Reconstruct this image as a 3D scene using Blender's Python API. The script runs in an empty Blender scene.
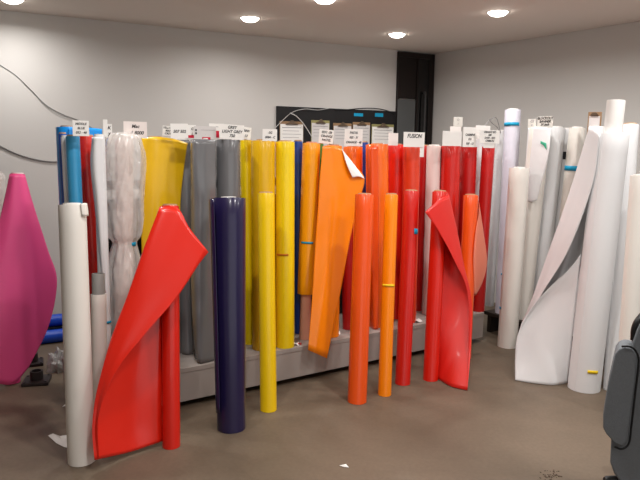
import bpy, math, random
from mathutils import Vector, Matrix, noise
S = bpy.context.scene
COL = S.collection
V = Vector
rnd = random.Random(7)

# ------------------------------------------------------------------ camera
EYE = V((0, 0, 1.70)); FOC = 640.0
PITCH, ROLL = math.radians(8.4), math.radians(0.8)
_r0 = V((1, 0, 0)); _u0 = V((0, math.sin(PITCH), math.cos(PITCH))); FWD = V((0, math.cos(PITCH), -math.sin(PITCH)))
RGT = math.cos(ROLL) * _r0 + math.sin(ROLL) * _u0
UPV = -math.sin(ROLL) * _r0 + math.cos(ROLL) * _u0
cd = bpy.data.cameras.new('camera'); cam = bpy.data.objects.new('camera', cd); COL.objects.link(cam)
cd.sensor_width = 36; cd.lens = 36 * FOC / 640; cd.clip_start = .02
M3 = Matrix((RGT, UPV, -FWD)).transposed()
cam.matrix_world = Matrix.Translation(EYE) @ M3.to_4x4()
S.camera = cam
# ------------------------------------------------------------------ world, exposure
w = bpy.data.worlds.new('world'); S.world = w; w.use_nodes = True
w.node_tree.nodes['Background'].inputs[0].default_value = (1, .985, .97, 1)
w.node_tree.nodes['Background'].inputs[1].default_value = 0.8
S.view_settings.view_transform = 'Standard'; S.view_settings.look = 'None'
S.view_settings.gamma = 1; S.view_settings.use_curve_mapping = False
S.view_settings.exposure = 0.38
LAMP_W = 8.3
LAMP_COL = (1.0, .975, .95)

# ------------------------------------------------------------------ surveying helpers (photo pixel -> point in the room)
def ray(x, y): return FWD + RGT * ((x - 320) / FOC) - UPV * ((y - 240) / FOC)
def gp(x, y, z=0.0):
    d = ray(x, y); return EYE + d * ((z - EYE.z) / d.z)
def proj(p):
    q = p - EYE; d = q.dot(FWD); return 320 + FOC * q.dot(RGT) / d, 240 - FOC * q.dot(UPV) / d, d
class Frame:
    def __init__(s, p0, u):
        s.o = V((p0.x, p0.y, 0)); s.u = V((u.x, u.y, 0)).normalized(); s.n = V((-s.u.y, s.u.x, 0))
        if s.n.dot(s.o) < 0: s.n = -s.n
    def v(s, p): return (p - s.o).dot(s.n)
    def P(s, x, y, v):
        d = ray(x, y); return EYE + d * ((v - (EYE - s.o).dot(s.n)) / d.dot(s.n))
    def at(s, u, v, z): return s.o + s.u * u + s.n * v + V((0, 0, z))
    def on(s, x, v, z):                     # point on line (v, z) seen at picture column x
        a, b = -6.0, 6.0
        for _ in range(60):
            m = (a + b) / 2
            p = s.at(m, v, z)
            if (p - EYE).dot(FWD) < .1: a = m; continue
            if proj(p)[0] < x: a = m
            else: b = m
        return s.at(m, v, z)

# ------------------------------------------------------------------ materials
def lin(c): return tuple(((k / 255) / 12.92 if k / 255 <= .04045 else ((k / 255 + .055) / 1.055) ** 2.4) for k in c)
_m = {}
def mat(name, rgb, rough=.4, spec=.5, metal=0, coat=0, var=.05, scale=6, bump=.0, bscale=30, alpha=1, trans=0, emit=0):
    if name in _m: return _m[name]
    m = bpy.data.materials.new(name); m.use_nodes = True; nt = m.node_tree; b = nt.nodes['Principled BSDF']
    c = lin(rgb)
    tc = nt.nodes.new('ShaderNodeTexCoord'); n = nt.nodes.new('ShaderNodeTexNoise'); n.inputs['Scale'].default_value = scale; n.inputs['Detail'].default_value = 4
    nt.links.new(tc.outputs['Object'], n.inputs['Vector'])
    mx = nt.nodes.new('ShaderNodeMix'); mx.data_type = 'RGBA'
    mx.inputs[6].default_value = tuple(min(1, k * (1 - var)) for k in c) + (1,)
    mx.inputs[7].default_value = tuple(min(1, k * (1 + var)) for k in c) + (1,)
    nt.links.new(n.outputs['Fac'], mx.inputs[0]); nt.links.new(mx.outputs[2], b.inputs['Base Color'])
    b.inputs['Roughness'].default_value = rough; b.inputs['Specular IOR Level'].default_value = spec
    b.inputs['Metallic'].default_value = metal; b.inputs['Coat Weight'].default_value = coat; b.inputs['Coat Roughness'].default_value = .12
    b.inputs['Alpha'].default_value = alpha; b.inputs['Transmission Weight'].default_value = trans
    if emit:
        b.inputs['Emission Color'].default_value = c + (1,); b.inputs['Emission Strength'].default_value = emit
    if bump:
        n2 = nt.nodes.new('ShaderNodeTexNoise'); n2.inputs['Scale'].default_value = bscale; n2.inputs['Detail'].default_value = 5
        bp = nt.nodes.new('ShaderNodeBump'); bp.inputs['Strength'].default_value = bump; bp.inputs['Distance'].default_value = .02
        nt.links.new(tc.outputs['Object'], n2.inputs['Vector']); nt.links.new(n2.outputs['Fac'], bp.inputs['Height']); nt.links.new(bp.outputs[0], b.inputs['Normal'])
    _m[name] = m; return m
def vinyl(name, rgb, rough=.3, coat=.25, var=.04): return mat('vinyl ' + name, rgb, rough, .45, coat=coat, var=var, scale=3, bump=.03, bscale=9)
def floor_material():
    m = bpy.data.materials.new('stained concrete'); m.use_nodes = True; nt = m.node_tree; b = nt.nodes['Principled BSDF']
    tc = nt.nodes.new('ShaderNodeTexCoord')
    n = nt.nodes.new('ShaderNodeTexNoise'); n.inputs['Scale'].default_value = .9; n.inputs['Detail'].default_value = 7; n.inputs['Roughness'].default_value = .6; n.inputs['Distortion'].default_value = .7
    r = nt.nodes.new('ShaderNodeValToRGB'); r.color_ramp.elements[0].position = .3; r.color_ramp.elements[1].position = .72
    r.color_ramp.elements[0].color = lin((88, 76, 62)) + (1,); r.color_ramp.elements[1].color = lin((118, 103, 87)) + (1,)
    nt.links.new(tc.outputs['Object'], n.inputs['Vector']); nt.links.new(n.outputs['Fac'], r.inputs[0])
    n2 = nt.nodes.new('ShaderNodeTexNoise'); n2.inputs['Scale'].default_value = 45; n2.inputs['Detail'].default_value = 6
    nt.links.new(tc.outputs['Object'], n2.inputs['Vector'])
    mx = nt.nodes.new('ShaderNodeMix'); mx.data_type = 'RGBA'; mx.blend_type = 'OVERLAY'; mx.inputs[0].default_value = .18
    nt.links.new(r.outputs[0], mx.inputs[6]); nt.links.new(n2.outputs['Fac'], mx.inputs[7]); nt.links.new(mx.outputs[2], b.inputs['Base Color'])
    mr = nt.nodes.new('ShaderNodeMapRange'); mr.inputs[3].default_value = .42; mr.inputs[4].default_value = .62
    nt.links.new(n.outputs['Fac'], mr.inputs[0]); nt.links.new(mr.outputs[0], b.inputs['Roughness'])
    b.inputs['Specular IOR Level'].default_value = .35
    return m
WALL = mat('wall paint', (203, 200, 196), .75, .25, var=.012, scale=2, bump=.02, bscale=60)
CEIL = mat('ceiling paint', (238, 228, 219), .8, .2, var=.015, scale=2)
FLOOR = floor_material()
WHITE = vinyl('white', (228, 228, 229), .5, .03, .015)
CREAM = vinyl('warm white', (230, 225, 217), .5, .05, .015)
LILAC = vinyl('cool white', (222, 220, 232), .42, .12, .015)
RED = vinyl('red', (214, 30, 14)); REDB = vinyl('bright red', (222, 34, 15)); RSHEET = vinyl('red sheet', (212, 30, 20), .42, .06); CRIM = vinyl('crimson', (190, 20, 18)); VERM = vinyl('vermilion', (222, 62, 28))
SCAR = vinyl('scarlet', (206, 28, 18)); PINK = vinyl('red backing', (226, 92, 86), .25, .4)
NAVY = vinyl('navy', (30, 22, 62), .3, .3); BLUE = vinyl('royal blue', (24, 62, 150)); SKY = vinyl('sky blue', (58, 158, 208)); BRIGHT = vinyl('bright blue', (18, 148, 236)); DEEPB = vinyl('deep blue', (22, 84, 176))
YEL = vinyl('yellow', (240, 198, 8)); YEL2 = vinyl('golden yellow', (228, 178, 6)); MUST = vinyl('mustard', (232, 184, 14)); LEM = vinyl('lemon', (246, 212, 8))
ORG = vinyl('orange', (255, 138, 0)); AMB = vinyl('amber', (244, 160, 14)); ORED = vinyl('orange red', (238, 84, 16)); OMID = vinyl('mid orange', (250, 112, 18)); PEACH = vinyl('peach backing', (232, 128, 100), .3, .3)
GREY = vinyl('grey', (110, 110, 112), .25, .5); GREY2 = vinyl('dark grey', (94, 94, 97), .25, .5)
MAG = vinyl('magenta', (246, 84, 146), .4, .1); GREEN = vinyl('green', (70, 130, 50)); PALE = vinyl('pale pink', (232, 212, 206), .35, .2)
CARD = mat('cardboard', (182, 146, 112), .8, .2, var=.1, scale=20); TUBE = mat('white tube', (225, 222, 218), .6, .3); GTUBE = mat('grey tube', (150, 150, 146), .35, .5)
PAPER = mat('paper', (240, 238, 234), .7, .2, var=.01); PAPERG = mat('printed paper', (214, 210, 208), .7, .2, var=.05, scale=40)
INK = mat('black ink', (22, 20, 22), .6, .2); REDINK = mat('red ink', (200, 30, 60), .6, .2); GINK = mat('grey ink', (165, 161, 163), .6, .2)
TAPEB = mat('blue tape', (20, 150, 190), .5, .3); TAPEY = mat('yellow tape', (240, 205, 30), .5, .3); TAPEO = mat('orange tape', (205, 120, 30), .5, .3); TAPEG = mat('green tape', (60, 165, 130), .5, .3)
PLINTH = mat('white melamine', (162, 153, 147), .5, .3, var=.06, scale=5); STEEL = mat('painted steel', (52, 50, 50), .45, .5); DWOOD = mat('dark board', (50, 40, 34), .6, .3, var=.2, scale=8)
BLACK = mat('black panel', (26, 25, 26), .55, .3); PLASTIC = mat('black plastic', (20, 20, 21), .4, .4); DARKBASE = mat('dark brown plastic', (44, 34, 34), .5, .4)
CLIP = mat('clip metal', (120, 104, 88), .3, .5, metal=.8); BOARD = mat('hardboard', (150, 120, 90), .7, .2, var=.1, scale=20); BOARDG = mat('olive board', (150, 144, 96), .7, .2)
WIRE = mat('grey wire', (140, 138, 136), .5, .3); WIREW = mat('white string', (205, 203, 200), .7, .2); WIREB = mat('black wire', (30, 30, 31), .5, .3)
FABRIC = mat('charcoal fabric', (112, 116, 120), .85, .2, var=.12, scale=90, bump=.2, bscale=250); PIPING = mat('black piping', (16, 16, 17), .6, .3)
GLASS = mat('dark glass', (20, 19, 19), .08, .5, var=.3, scale=3); GREYP = mat('grey door panel', (84, 86, 86), .4, .4); FRAMEM = mat('dark frame', (28, 20, 17), .5, .3)
FILM = mat('clear film', (240, 234, 228), .12, .6, coat=.6, var=.03, bump=.8, bscale=11, alpha=.42)
FILM2 = mat('crumpled film', (205, 203, 200), .15, .6, coat=.5, alpha=.55, bump=.5, bscale=40)
BPIPE = mat('blue pipe', (22, 74, 190), .35, .5)

# ------------------------------------------------------------------ mesh helpers
class MB:
    def __init__(s): s.v = []; s.f = []
    def add(s, vs, fs):
        k = len(s.v); s.v += [V(p) for p in vs]; s.f += [tuple(i + k for i in f) for f in fs]; return s
    def box(s, c, ax, ay, az):            # centre and three half-axis vectors
        P = [c + ax * i + ay * j + az * k for i in (-1, 1) for j in (-1, 1) for k in (-1, 1)]
        return s.add(P, [(0, 1, 3, 2), (4, 6, 7, 5), (0, 4, 5, 1), (2, 3, 7, 6), (0, 2, 6, 4), (1, 5, 7, 3)])
    def tube(s, pts, r, n=8):
        pts = [V(p) for p in pts]; rings = []
        for i, p in enumerate(pts):
            t = (pts[min(i + 1, len(pts) - 1)] - pts[max(i - 1, 0)]).normalized()
            a = t.orthogonal().normalized() if i == 0 else (a - t * a.dot(t)).normalized()
            b = t.cross(a); rr = r(i / (len(pts) - 1)) if callable(r) else r
            rings.append([p + (a * math.cos(2 * math.pi * k / n) + b * math.sin(2 * math.pi * k / n)) * rr for k in range(n)])
        vs = sum(rings, []); fs = []
        for i in range(len(pts) - 1):
            for k in range(n): fs.append((i * n + k, i * n + (k + 1) % n, (i + 1) * n + (k + 1) % n, (i + 1) * n + k))
        fs += [tuple(range(n))[::-1], tuple(range((len(pts) - 1) * n, len(pts) * n))]
        return s.add(vs, fs)
    def prism(s, pts, d):
        n = len(pts); vs = [V(p) for p in pts] + [V(p) + d for p in pts]
        return s.add(vs, [tuple(range(n))[::-1], tuple(range(n, 2 * n))] + [(i, (i + 1) % n, n + (i + 1) % n, n + i) for i in range(n)])
    def grid(s, rows):
        m = len(rows[0]); k = []
        for i in range(len(rows) - 1):
            for j in range(m - 1): k.append((i * m + j, i * m + j + 1, (i + 1) * m + j + 1, (i + 1) * m + j))
        return s.add(sum(rows, []), k)
    def build(s, name, m, parent=None, base=None, smooth=False, bevel=0, thick=0, label=None):
        off = parent_world(parent) if parent else (base if base is not None else V((0, 0, 0)))
        me = bpy.data.meshes.new(name); me.from_pydata([tuple(p - off) for p in s.v], [], s.f); me.validate(); me.update()
        o = bpy.data.objects.new(name, me); COL.objects.link(o)
        if parent: o.parent = parent
        else: o.location = off
        for mm in (m if isinstance(m, (list, tuple)) else [m]): me.materials.append(mm)
        import bmesh
        b = bmesh.new(); b.from_mesh(me)
        if not thick: bmesh.ops.recalc_face_normals(b, faces=b.faces)
        b.to_mesh(me); b.free()
        if smooth:
            for p in me.polygons: p.use_smooth = True
            me.set_sharp_from_angle(angle=math.radians(38))
        if bevel:
            md = o.modifiers.new('bevel', 'BEVEL'); md.width = bevel; md.segments = 3; md.limit_method = 'ANGLE'
        if thick:
            md = o.modifiers.new('thickness', 'SOLIDIFY'); md.thickness = thick; md.offset = 0
        if label: o['label'] = label
        return o
def parent_world(p):
    r = V((0, 0, 0))
    while p: r += p.location; p = p.parent
    return r
def tag(o, label=None, cat=None, group=None, kind=None):
    for k, x in (('label', label), ('category', cat), ('group', group), ('kind', kind)):
        if x: o[k] = x
    return o
def thing(name, loc, label, cat, group=None):
    o = bpy.data.objects.new(name, None); COL.objects.link(o); o.location = loc; o.empty_display_size = .05
    return tag(o, label, cat, group)
def struct(name, mb, m, **k): return tag(mb.build(name, m, **k), kind='structure')
def cr(ps, n):                              # Catmull-Rom resample
    out = []; L = len(ps)
    for i in range(n + 1):
        t = i / n * (L - 1); k = min(int(t), L - 2); t -= k
        a = ps[k - 1] if k > 0 else ps[0] * 2 - ps[1]; b = ps[k]; c = ps[k + 1]; d = ps[k + 2] if k + 2 < L else ps[-1] * 2 - ps[-2]
        out.append(.5 * ((2 * b) + (c - a) * t + (2 * a - 5 * b + 4 * c - d) * t * t + (3 * b - 3 * c + d - a) * t ** 3))
    return out
def loft(rows, nu=22, nv=36, wrinkle=0.0):
    rows = [cr(r, nu) for r in rows]
    cols = [cr([r[j] for r in rows], nv) for j in range(nu + 1)]
    g = [[cols[j][i] for j in range(nu + 1)] for i in range(nv + 1)]
    if wrinkle:
        for r in g:
            for i, p in enumerate(r): r[i] = p + FWD * (noise.noise(p * 6) * wrinkle)
    return MB().grid(g)

# ------------------------------------------------------------------ room
CH = 2.80
C0 = gp(434, 54, CH); CL = gp(0, 10, CH); CR_ = gp(640, 21, CH)
dl = (CL - C0).normalized(); dr = (CR_ - C0).normalized()
C0.z = 0
A = C0 + dl * 8; B = C0 + dr * 10; A.z = B.z = 0
Dl = dr * 10; D = A + Dl
def wall(name, p, q):
    t = (q - p).normalized(); n = V((-t.y, t.x, 0)); mid = V((-.8, 2.5, 0))
    if n.dot(mid - p) > 0: n = -n
    mb = MB().prism([p, q, q + V((0, 0, CH)), p + V((0, 0, CH))], n * .12)
    return struct(name, mb, WALL), n
fl = [A, C0, B, D]
cen = (A + B + C0 + D) / 4
fl2 = [p + (p - cen).normalized() * .3 for p in fl]
struct('floor', MB().prism([p for p in fl2], V((0, 0, -.1))), FLOOR)
struct('ceiling', MB().prism([p + V((0, 0, CH)) for p in fl2], V((0, 0, .1))), CEIL)
_, NB = wall('wall_back', C0, A); _, NR = wall('wall_right', C0, B)
wall('wall_left', A, D)
IB, IR = -NB, -NR                            # into the room
UB = -dl                                     # along the back wall towards the corner
FB = Frame(C0, UB)
UP = V((0, 0, 1))

# dark glazed door beside the corner
def on_wall(x, y, off=0.0):
    return FB.P(x, y, -off)
dL = on_wall(397, 54); dR = on_wall(433, 55); wd = (dR - dL).dot(UB); p0 = V((dL.x, dL.y, 0)); dh = CH - .012
dcen = p0 + IB * .02
door = struct('door_1', MB().box(dcen + UB * .012 + UP * (dh / 2), UB * .012, IB * .02, UP * (dh / 2)).box(dcen + UB * (wd - .035) + UP * (dh / 2), UB * .035, IB * .02, UP * (dh / 2))
              .box(dcen + UB * (wd / 2) + UP * (dh - .03), UB * (wd / 2), IB * .02, UP * .03).box(dcen + UB * (wd / 2) + UP * .04, UB * (wd / 2), IB * .02, UP * .04), FRAMEM, base=p0, bevel=.004)
MB().box(dcen + UB * (wd * .245 + .002) + UP * (.08 + (dh - .62) / 2), UB * (wd * .245), IB * .021, UP * ((dh - .62) / 2)).build('door_panel', GREYP, door, bevel=.003)
MB().box(dcen + UB * (wd * .29) + UP * (dh - .29), UB * (wd * .24), IB * .006, UP * .24).build('upper_pane', FRAMEM, door)
MB().box(dcen + UB * (wd * .71) + UP * (dh / 2), UB * (wd * .2), IB * .006, UP * (dh / 2 - .06)).build('glass_pane', GLASS, door)
MB().box(dcen + UB * (wd * .55) + UP * (dh / 2), UB * .012, IB * .016, UP * (dh / 2 - .06)).build('mullion', FRAMEM, door)
hb = dcen + IB * .05 + UB * (wd * .72) + UP * 2.05
MB().tube(cr([hb - IB * .03 - UP * .28, hb - UP * .25, hb + UP * .25, hb - IB * .03 + UP * .28], 20), .011, 10).build('door_handle', STEEL, door, smooth=True)

# ------------------------------------------------------------------ ceiling downlights
L2 = gp(250, 18, CH); L3 = gp(397, 34, CH); L4 = gp(498, 12, CH); L5 = gp(325, -1, CH); L1 = gp(12, -1, CH)
ga = L3 - L2; gb = L4 - L3
spots = [(L2, 'round ceiling downlight above the yellow rolls'), (L3, 'round ceiling downlight nearest the dark glazed door'), (L4, 'round ceiling downlight above the white rolls by the plain wall'),
         (L5, 'round ceiling downlight cut by the top edge, above the orange rolls'), (L1, 'round ceiling downlight cut by the top edge, above the magenta sheet')]
for k in range(1, 4):  # further grid rows, unseen, added to light the roll fronts, each row stronger
    for q in (L3, L2, L2 - ga):
        p = q + gb * (k + (0 if q is L3 else .0))
        if k == 1 and q is not L2 - ga and (p - L4).length < .5: continue
        if k == 1 and (p - L5).length < .6: continue
        spots.append((p, None, 1.0 + .4 * (k - 1)))
def downlight(p, label, gain=1.0):
    t = thing('ceiling_downlight', p, label or 'ceiling downlight added out of view to strengthen the front light', 'ceiling light', 'recessed ceiling downlights' )
    n = 40; mb = MB(); prof = [(.078, -.001), (.081, -.004), (.089, -.004), (.091, 0.0)]
    rings = [[p + V((r * math.cos(2 * math.pi * i / n), r * math.sin(2 * math.pi * i / n), z)) for i in range(n + 1)] for r, z in prof]
    mb.grid(rings).build('trim_ring', TUBE, t, smooth=True)
    rings = [[p + V((r * math.cos(2 * math.pi * i / n), r * math.sin(2 * math.pi * i / n), z)) for i in range(n + 1)] for r, z in ((.001, -.034), (.03, -.033), (.055, -.026), (.07, -.015), (.078, -.001))]
    mb = MB().grid(rings); mb.build('diffuser', mat('lamp diffuser', (255, 246, 235), .5, emit=12), t, smooth=True)
    l = bpy.data.lights.new('downlight_lamp', 'AREA'); l.shape = 'DISK'; l.size = .11; l.energy = LAMP_W * gain; l.color = LAMP_COL; l.spread = math.radians(165)
    lo = bpy.data.objects.new('downlight_lamp', l); COL.objects.link(lo); lo.parent = t; lo.location = (0, 0, -.037)
for q in spots: downlight(*q)

# ------------------------------------------------------------------ the main rack
KZ = .045; q1 = gp(182, 402, KZ); q2 = gp(483, 337, KZ)
FR = Frame(q1, q2 - q1)
PH = FR.P(315, 344, 0).z
UL = FR.v  # noqa
u0 = (FR.on(86, 0, 0) - FR.o).dot(FR.u); u1 = (q2 - FR.o).dot(FR.u); PD = .62
rack = thing('roll_rack', FR.at((u0 + u1) / 2, PD / 2, 0), 'low white plinth rack holding the row of coloured rolls upright', 'rack')
def bx(u_a, u_b, v_a, v_b, z_a, z_b, F=None):
    F = F or FR
    return MB().box(F.at((u_a + u_b) / 2, (v_a + v_b) / 2, (z_a + z_b) / 2), F.u * ((u_b - u_a) / 2), F.n * ((v_b - v_a) / 2), UP * ((z_b - z_a) / 2))
bx(u0, u1, 0, PD, PH - .03, PH).build('top_board', PLINTH, rack, bevel=.002)
bx(u0 + .002, u1 - .002, .004, .026, KZ, PH - .03).build('fascia_board', PLINTH, rack)
bx(u0 + .05, u1 - .05, .16, .18, 0, PH - .03).build('gap_shade_board', DWOOD, rack)  # dark board standing in for the shade of the open gap under the plinth
for ue in (u0 + .012, u1 - .012): bx(ue - .01, ue + .01, .026, PD - .01, KZ, PH - .03).build('end_board', PLINTH, rack)
bx(u0 + .022, u1 - .022, PD - .03, PD - .01, 0, PH - .03).build('rear_board', PLINTH, rack)
for i in range(5):
    ue = u0 + .22 + (u1 - u0 - .26) * i / 4
    bx(ue - .02, ue + .02, PD - .05, PD - .01, PH, 1.5).build('post', STEEL, rack, bevel=.003)
for z in (.62, 1.42): bx(u0 + .18, u1 - .02, PD - .075, PD - .051, z - .03, z + .03).build('rail', STEEL, rack, bevel=.003)
bx(u0 + .2, u1 - .1, PD - .018, PD - .01, PH, 1.32).build('rear_panel', BLACK, rack)

# ------------------------------------------------------------------ rolls
def cyl(B, T, r, a, b, seam=0.0, nz=14, nt=44, inner=None, step=.02, wob=0.0, taper=0.0):
    """spiral-edged hollow cylinder between fractions a..b of axis B->T"""
    ax = (T - B).normalized(); e1 = (FWD - ax * FWD.dot(ax)).normalized(); e2 = ax.cross(e1)
    inner = inner or r * .8; rows = []
    def ring(c, f, rr, z):
        out = []
        for k in range(nt + 1):
            th = 2 * math.pi * k / nt + seam; R = rr * (1 - step + step * k / nt)
            R *= 1 + taper * z
            if wob: R *= 1 + wob * noise.noise(V((math.cos(th) * 1.5, math.sin(th) * 1.5, z * 2.2)) + B * 3)
            out.append(c + (e1 * math.cos(th) + e2 * math.sin(th)) * R)
        return out
    c0 = B.lerp(T, a); c1 = B.lerp(T, b)
    def level(ps):
        return [p + ax * ((B.z + .0015 - p.z) / ax.z) for p in ps] if a < .001 and ax.z > .5 else ps
    rows.append(level(ring(c0, 0, inner, 0))); rows.append(level(ring(c0, 0, r * .985, 0)))
    for i in range(nz + 1):
        f = i / nz; q = ring(c0.lerp(c1, .002 + .996 * f), f, r, f); rows.append(level(q) if i == 0 else q)
    rows.append(ring(c1, 1, r * .985, 1)); rows.append(ring(c1, 1, inner, 1)); rows.append(rows[0])
    # closing radial strip at the spiral edge keeps it solid
    mb = MB().grid(rows); m = nt + 1
    for i in range(2, nz + 2): mb.f.append((i * m, i * m + nt, (i + 1) * m + nt, (i + 1) * m))
    return mb
ROLLS = {}
def make_roll(key, B, T, r, m, label, coremat=CARD, a=0.0, b=1.0, core=(0.0, 1.0), seam=2.0, taper=0.0, group=None, wob=0.0, corer=None, name='vinyl_roll', cat='vinyl roll', tapes=()):
    t = thing(name, B, label, cat, group)
    rc = corer or min(r * .8, .046)
    wr = cyl(B, T, r, a, b, seam, inner=rc * 1.01, wob=wob, taper=taper).build('wrapped_sheet', m, t, smooth=True)
    L = (T - B).length
    c0, c1 = core
    cyl(B, T, rc, max(0.0005, c0), c1 + (.010 / L), 0, nz=2, nt=28, inner=rc * .86, step=0).build('core_tube', coremat, t, smooth=True)
    ROLLS[key] = (t, B, T, r)
    for f, tm, ang, h in tapes: tape(key, f, tm, ang, h)
    return t
def tape(key, f, tm, ang=(-.9, .9), h=.018, off=.0025):
    t, B, T, r = ROLLS[key]
    ax = (T - B).normalized(); c = B.lerp(T, f); e1 = (EYE - c); e1 = (e1 - ax * e1.dot(ax)).normalized(); e2 = (ax.cross(e1))
    n = 14; rr = r * 1.012 + off
    rows = [[c + ax * (h * s) + (e1 * math.cos(x) + e2 * math.sin(x)) * rr for x in [ang[0] + (ang[1] - ang[0]) * k / n for k in range(n + 1)]] for s in (-.5, .5)]
    MB().grid(rows).build('tape_strip', tm, next((c for c in t.children if c.name.startswith('wrapped_sheet')), t), smooth=True, thick=.0012)
def fround(x, y, z, r):                     # centre of a round foot whose near rim is seen at x, y
    p = gp(x, y, z); d = V((p.x, p.y, 0)).normalized(); return p + d * r
def floor_roll(key, base, top, wpx, m, label, lean=None, F=None, wmax=.19, z=0.0, **k):
    F = F or FR
    p = gp(base[0], base[1], z); d = (p - EYE).dot(FWD); r = wpx * d / (2 * FOC)
    B = fround(base[0], base[1], z, r)
    if lean is None: lean = min(wmax, max(.06, -F.v(B) - r + .0))
    T = F.P(top[0], top[1], F.v(B) + lean)
    return make_roll(key, B, T, r, m, label, **k)
def rack_roll(key, top, wpx, xb, v, m, label, lean=.07, **k):
    B = FR.on(xb, v, PH); r = wpx * proj(B)[2] / (2 * FOC)
    T = FR.P(top[0], top[1], v + lean)
    return make_roll(key, B, T, r, m, label, **k)
def axis_v(key, F=None):
    F = F or FR
    t, B, T, r = ROLLS[key]; yb, yt = proj(B)[1], proj(T)[1]; vb, vt = F.v(B), F.v(T)
    return lambda y: vb + (vt - vb) * max(-.1, min(1.05, (yb - y) / (yb - yt)))
def flap(key, rows, m, name='loose_sheet', F=None, drop=0, nu=26, nv=44, thick=.0014, label=None, wrinkle=0.0, on=None):
    F = F or FR
    av = axis_v(key, F); g = []
    if drop:                                # the hem swings forward until it stands on the floor where the photo shows it
        y0 = rows[0][0][1]; hem = rows[-1]
        ex = [F.v(gp(x, y, .005)) - av(y) - dv for x, y, dv in hem]
        ex[0] = 0
        rows = [[(x, y, dv + ex[j] * max(0, min(1, (y - y0) / (hem[j][1] - y0))) ** drop) for j, (x, y, dv) in enumerate(r)] for r in rows]
    for r in rows:
        g.append([F.P(x, y, av(y) + dv) for x, y, dv in r])
    for r in g:
        for p in r:
            if p.z < .004: p.z = .004
            if key[0] in 'RGYBAOCSP' and F is FR and FR.v(p) > -.012 and p.z < PH + .004: p.z = PH + .004
    return loft(g, nu, nv, wrinkle).build(name, m, on or ROLLS[key][0], smooth=True, thick=thick, label=label)

FG = 'vinyl rolls leaning in front of the rack'; RG = 'vinyl rolls standing on the rack'; WG = 'white rolls along the plain wall'
# --- standing on the floor in front of the rack
floor_roll('F1', (82, 467), (72, 205), 27, CREAM, 'tall warm white roll standing on the floor in front of the blue rolls', group=FG, seam=5.3, coremat=TUBE)
av = axis_v('F1')
flap('F1', [[(80, 204, -.07), (84, 203, -.07), (87, 203.5, -.05)], [(81, 209, -.072), (85, 209, -.07), (88, 209, -.05)], [(82, 216, -.072), (85.5, 216, -.07), (88.6, 216, -.05)]], CREAM, 'torn_edge', nu=6, nv=6)
floor_roll('F2', (100.5, 439), (98.5, 294), 15, CREAM, 'short white roll with a grey core, behind the tall warm white roll', lean=.05, group=FG, coremat=GTUBE, core=(0, 1.13), corer=.036)
floor_roll('F3', (171.5, 450), (170, 206), 18, RED, 'red roll with its sheet unrolled into a big folded flap', group=FG, seam=3.6)
flap('F3', [
    [(168, 207, .03), (163, 206.5, .02), (160.5, 207, -.04), (178, 208.5, -.062), (189.5, 228, -.08), (208.5, 252, -.085)],
    [(165, 250, .03), (153, 246, .03), (143.5, 250, -.04), (160, 252, -.07), (180, 260, -.09), (199, 264, -.095)],
    [(164, 295, .03), (145, 292, .04), (127.5, 295, -.03), (143, 297, -.08), (161, 303, -.10), (177, 297, -.11)],
    [(163, 340, .03), (138, 340, .04), (110.5, 342, -.03), (122, 341, -.08), (134, 341, -.10), (146, 333, -.11)],
    [(162, 385, .02), (132, 388, .03), (98.5, 392, -.04), (103, 386, -.07), (109, 381, -.09), (117, 370, -.10)],
    [(162, 420, .02), (130, 428, .02), (95, 428, -.05), (95.5, 425, -.06), (97, 421, -.07), (99, 414, -.08)],
    [(163, 441, .02), (130, 452, .0), (97, 459.5, -.06), (97.5, 459.5, -.062), (98, 459, -.064), (99, 458.5, -.066)]], REDB, 'unrolled_flap', label='large unrolled red flap folded over at its upper corner')
floor_roll('F4', (231.5, 434), (228.5, 198.5), 29, NAVY, 'thick navy roll on the floor in front of the grey sheets', group=FG, seam=4.2, coremat=TUBE, wob=.02, taper=.24)
flap('F4', [[(218, 199, .06), (212, 198.5, .03), (209, 199, -.03), (210.5, 199, -.07), (214, 199, -.095)],
            [(221, 300, .05), (215, 300, .02), (212.5, 300, -.03), (214, 300, -.065), (217, 300, -.085)],
            [(225, 413, .04), (219, 413, .01), (216, 413, -.03), (217.5, 413, -.06), (220, 413, -.075)]], NAVY, 'loose_outer_turn', nu=14)
floor_roll('F5', (268.5, 413), (266, 193.5), 17, YEL, 'yellow roll standing on the floor beside the navy roll', group=FG, seam=3.9)
floor_roll('F6', (357, 405), (364.5, 195), 19.5, ORED, 'orange-red roll on the floor, nearest the big orange sheet', group=FG, seam=2.2)
floor_roll('F7', (384.5, 397), (391.5, 195), 13.5, ORG, 'slim light orange roll on the floor between an orange-red and a red roll', group=FG, seam=2.4, tapes=[(.545, TAPEY, (-1.0, 1.0), .016)])
floor_roll('F8', (402.5, 386), (411.5, 191.5), 15.5, SCAR, 'plain red roll on the floor with a bit of blue tape on its edge', group=FG, seam=2.6, tapes=[(.79, TAPEB, (.6, 1.5), .04)])
floor_roll('F9', (430.5, 382), (440, 192), 15.5, RED, 'red roll with a wide loose sheet and a glossy turned-over corner', group=FG, seam=2.6)
flap('F9', [
    [(443, 193, .0), (446, 193, .0), (449, 195, -.04), (440, 199, -.09), (425, 212, -.11)],
    [(443, 234, .01), (451, 231, .01), (457.5, 232, -.04), (450, 236, -.085), (439, 232, -.10)],
    [(441, 268, .01), (454, 264, .01), (464, 266, -.04), (461, 269, -.07), (455, 262, -.085)],
    [(439, 305, .01), (456, 303, .02), (470.5, 301, -.03), (470, 300, -.04), (467.5, 293, -.055)],
    [(437, 350, .01), (453, 351, .01), (469.5, 349, -.03), (469.3, 349, -.035), (468.5, 348, -.045)],
    [(435, 380, .01), (450, 386, -.02), (466, 390, -.05), (466.5, 390, -.055), (467, 389.5, -.06)]], RSHEET, 'unrolled_flap', drop=1.5, label='unrolled red flap with a glossy corner turned over')
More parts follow.
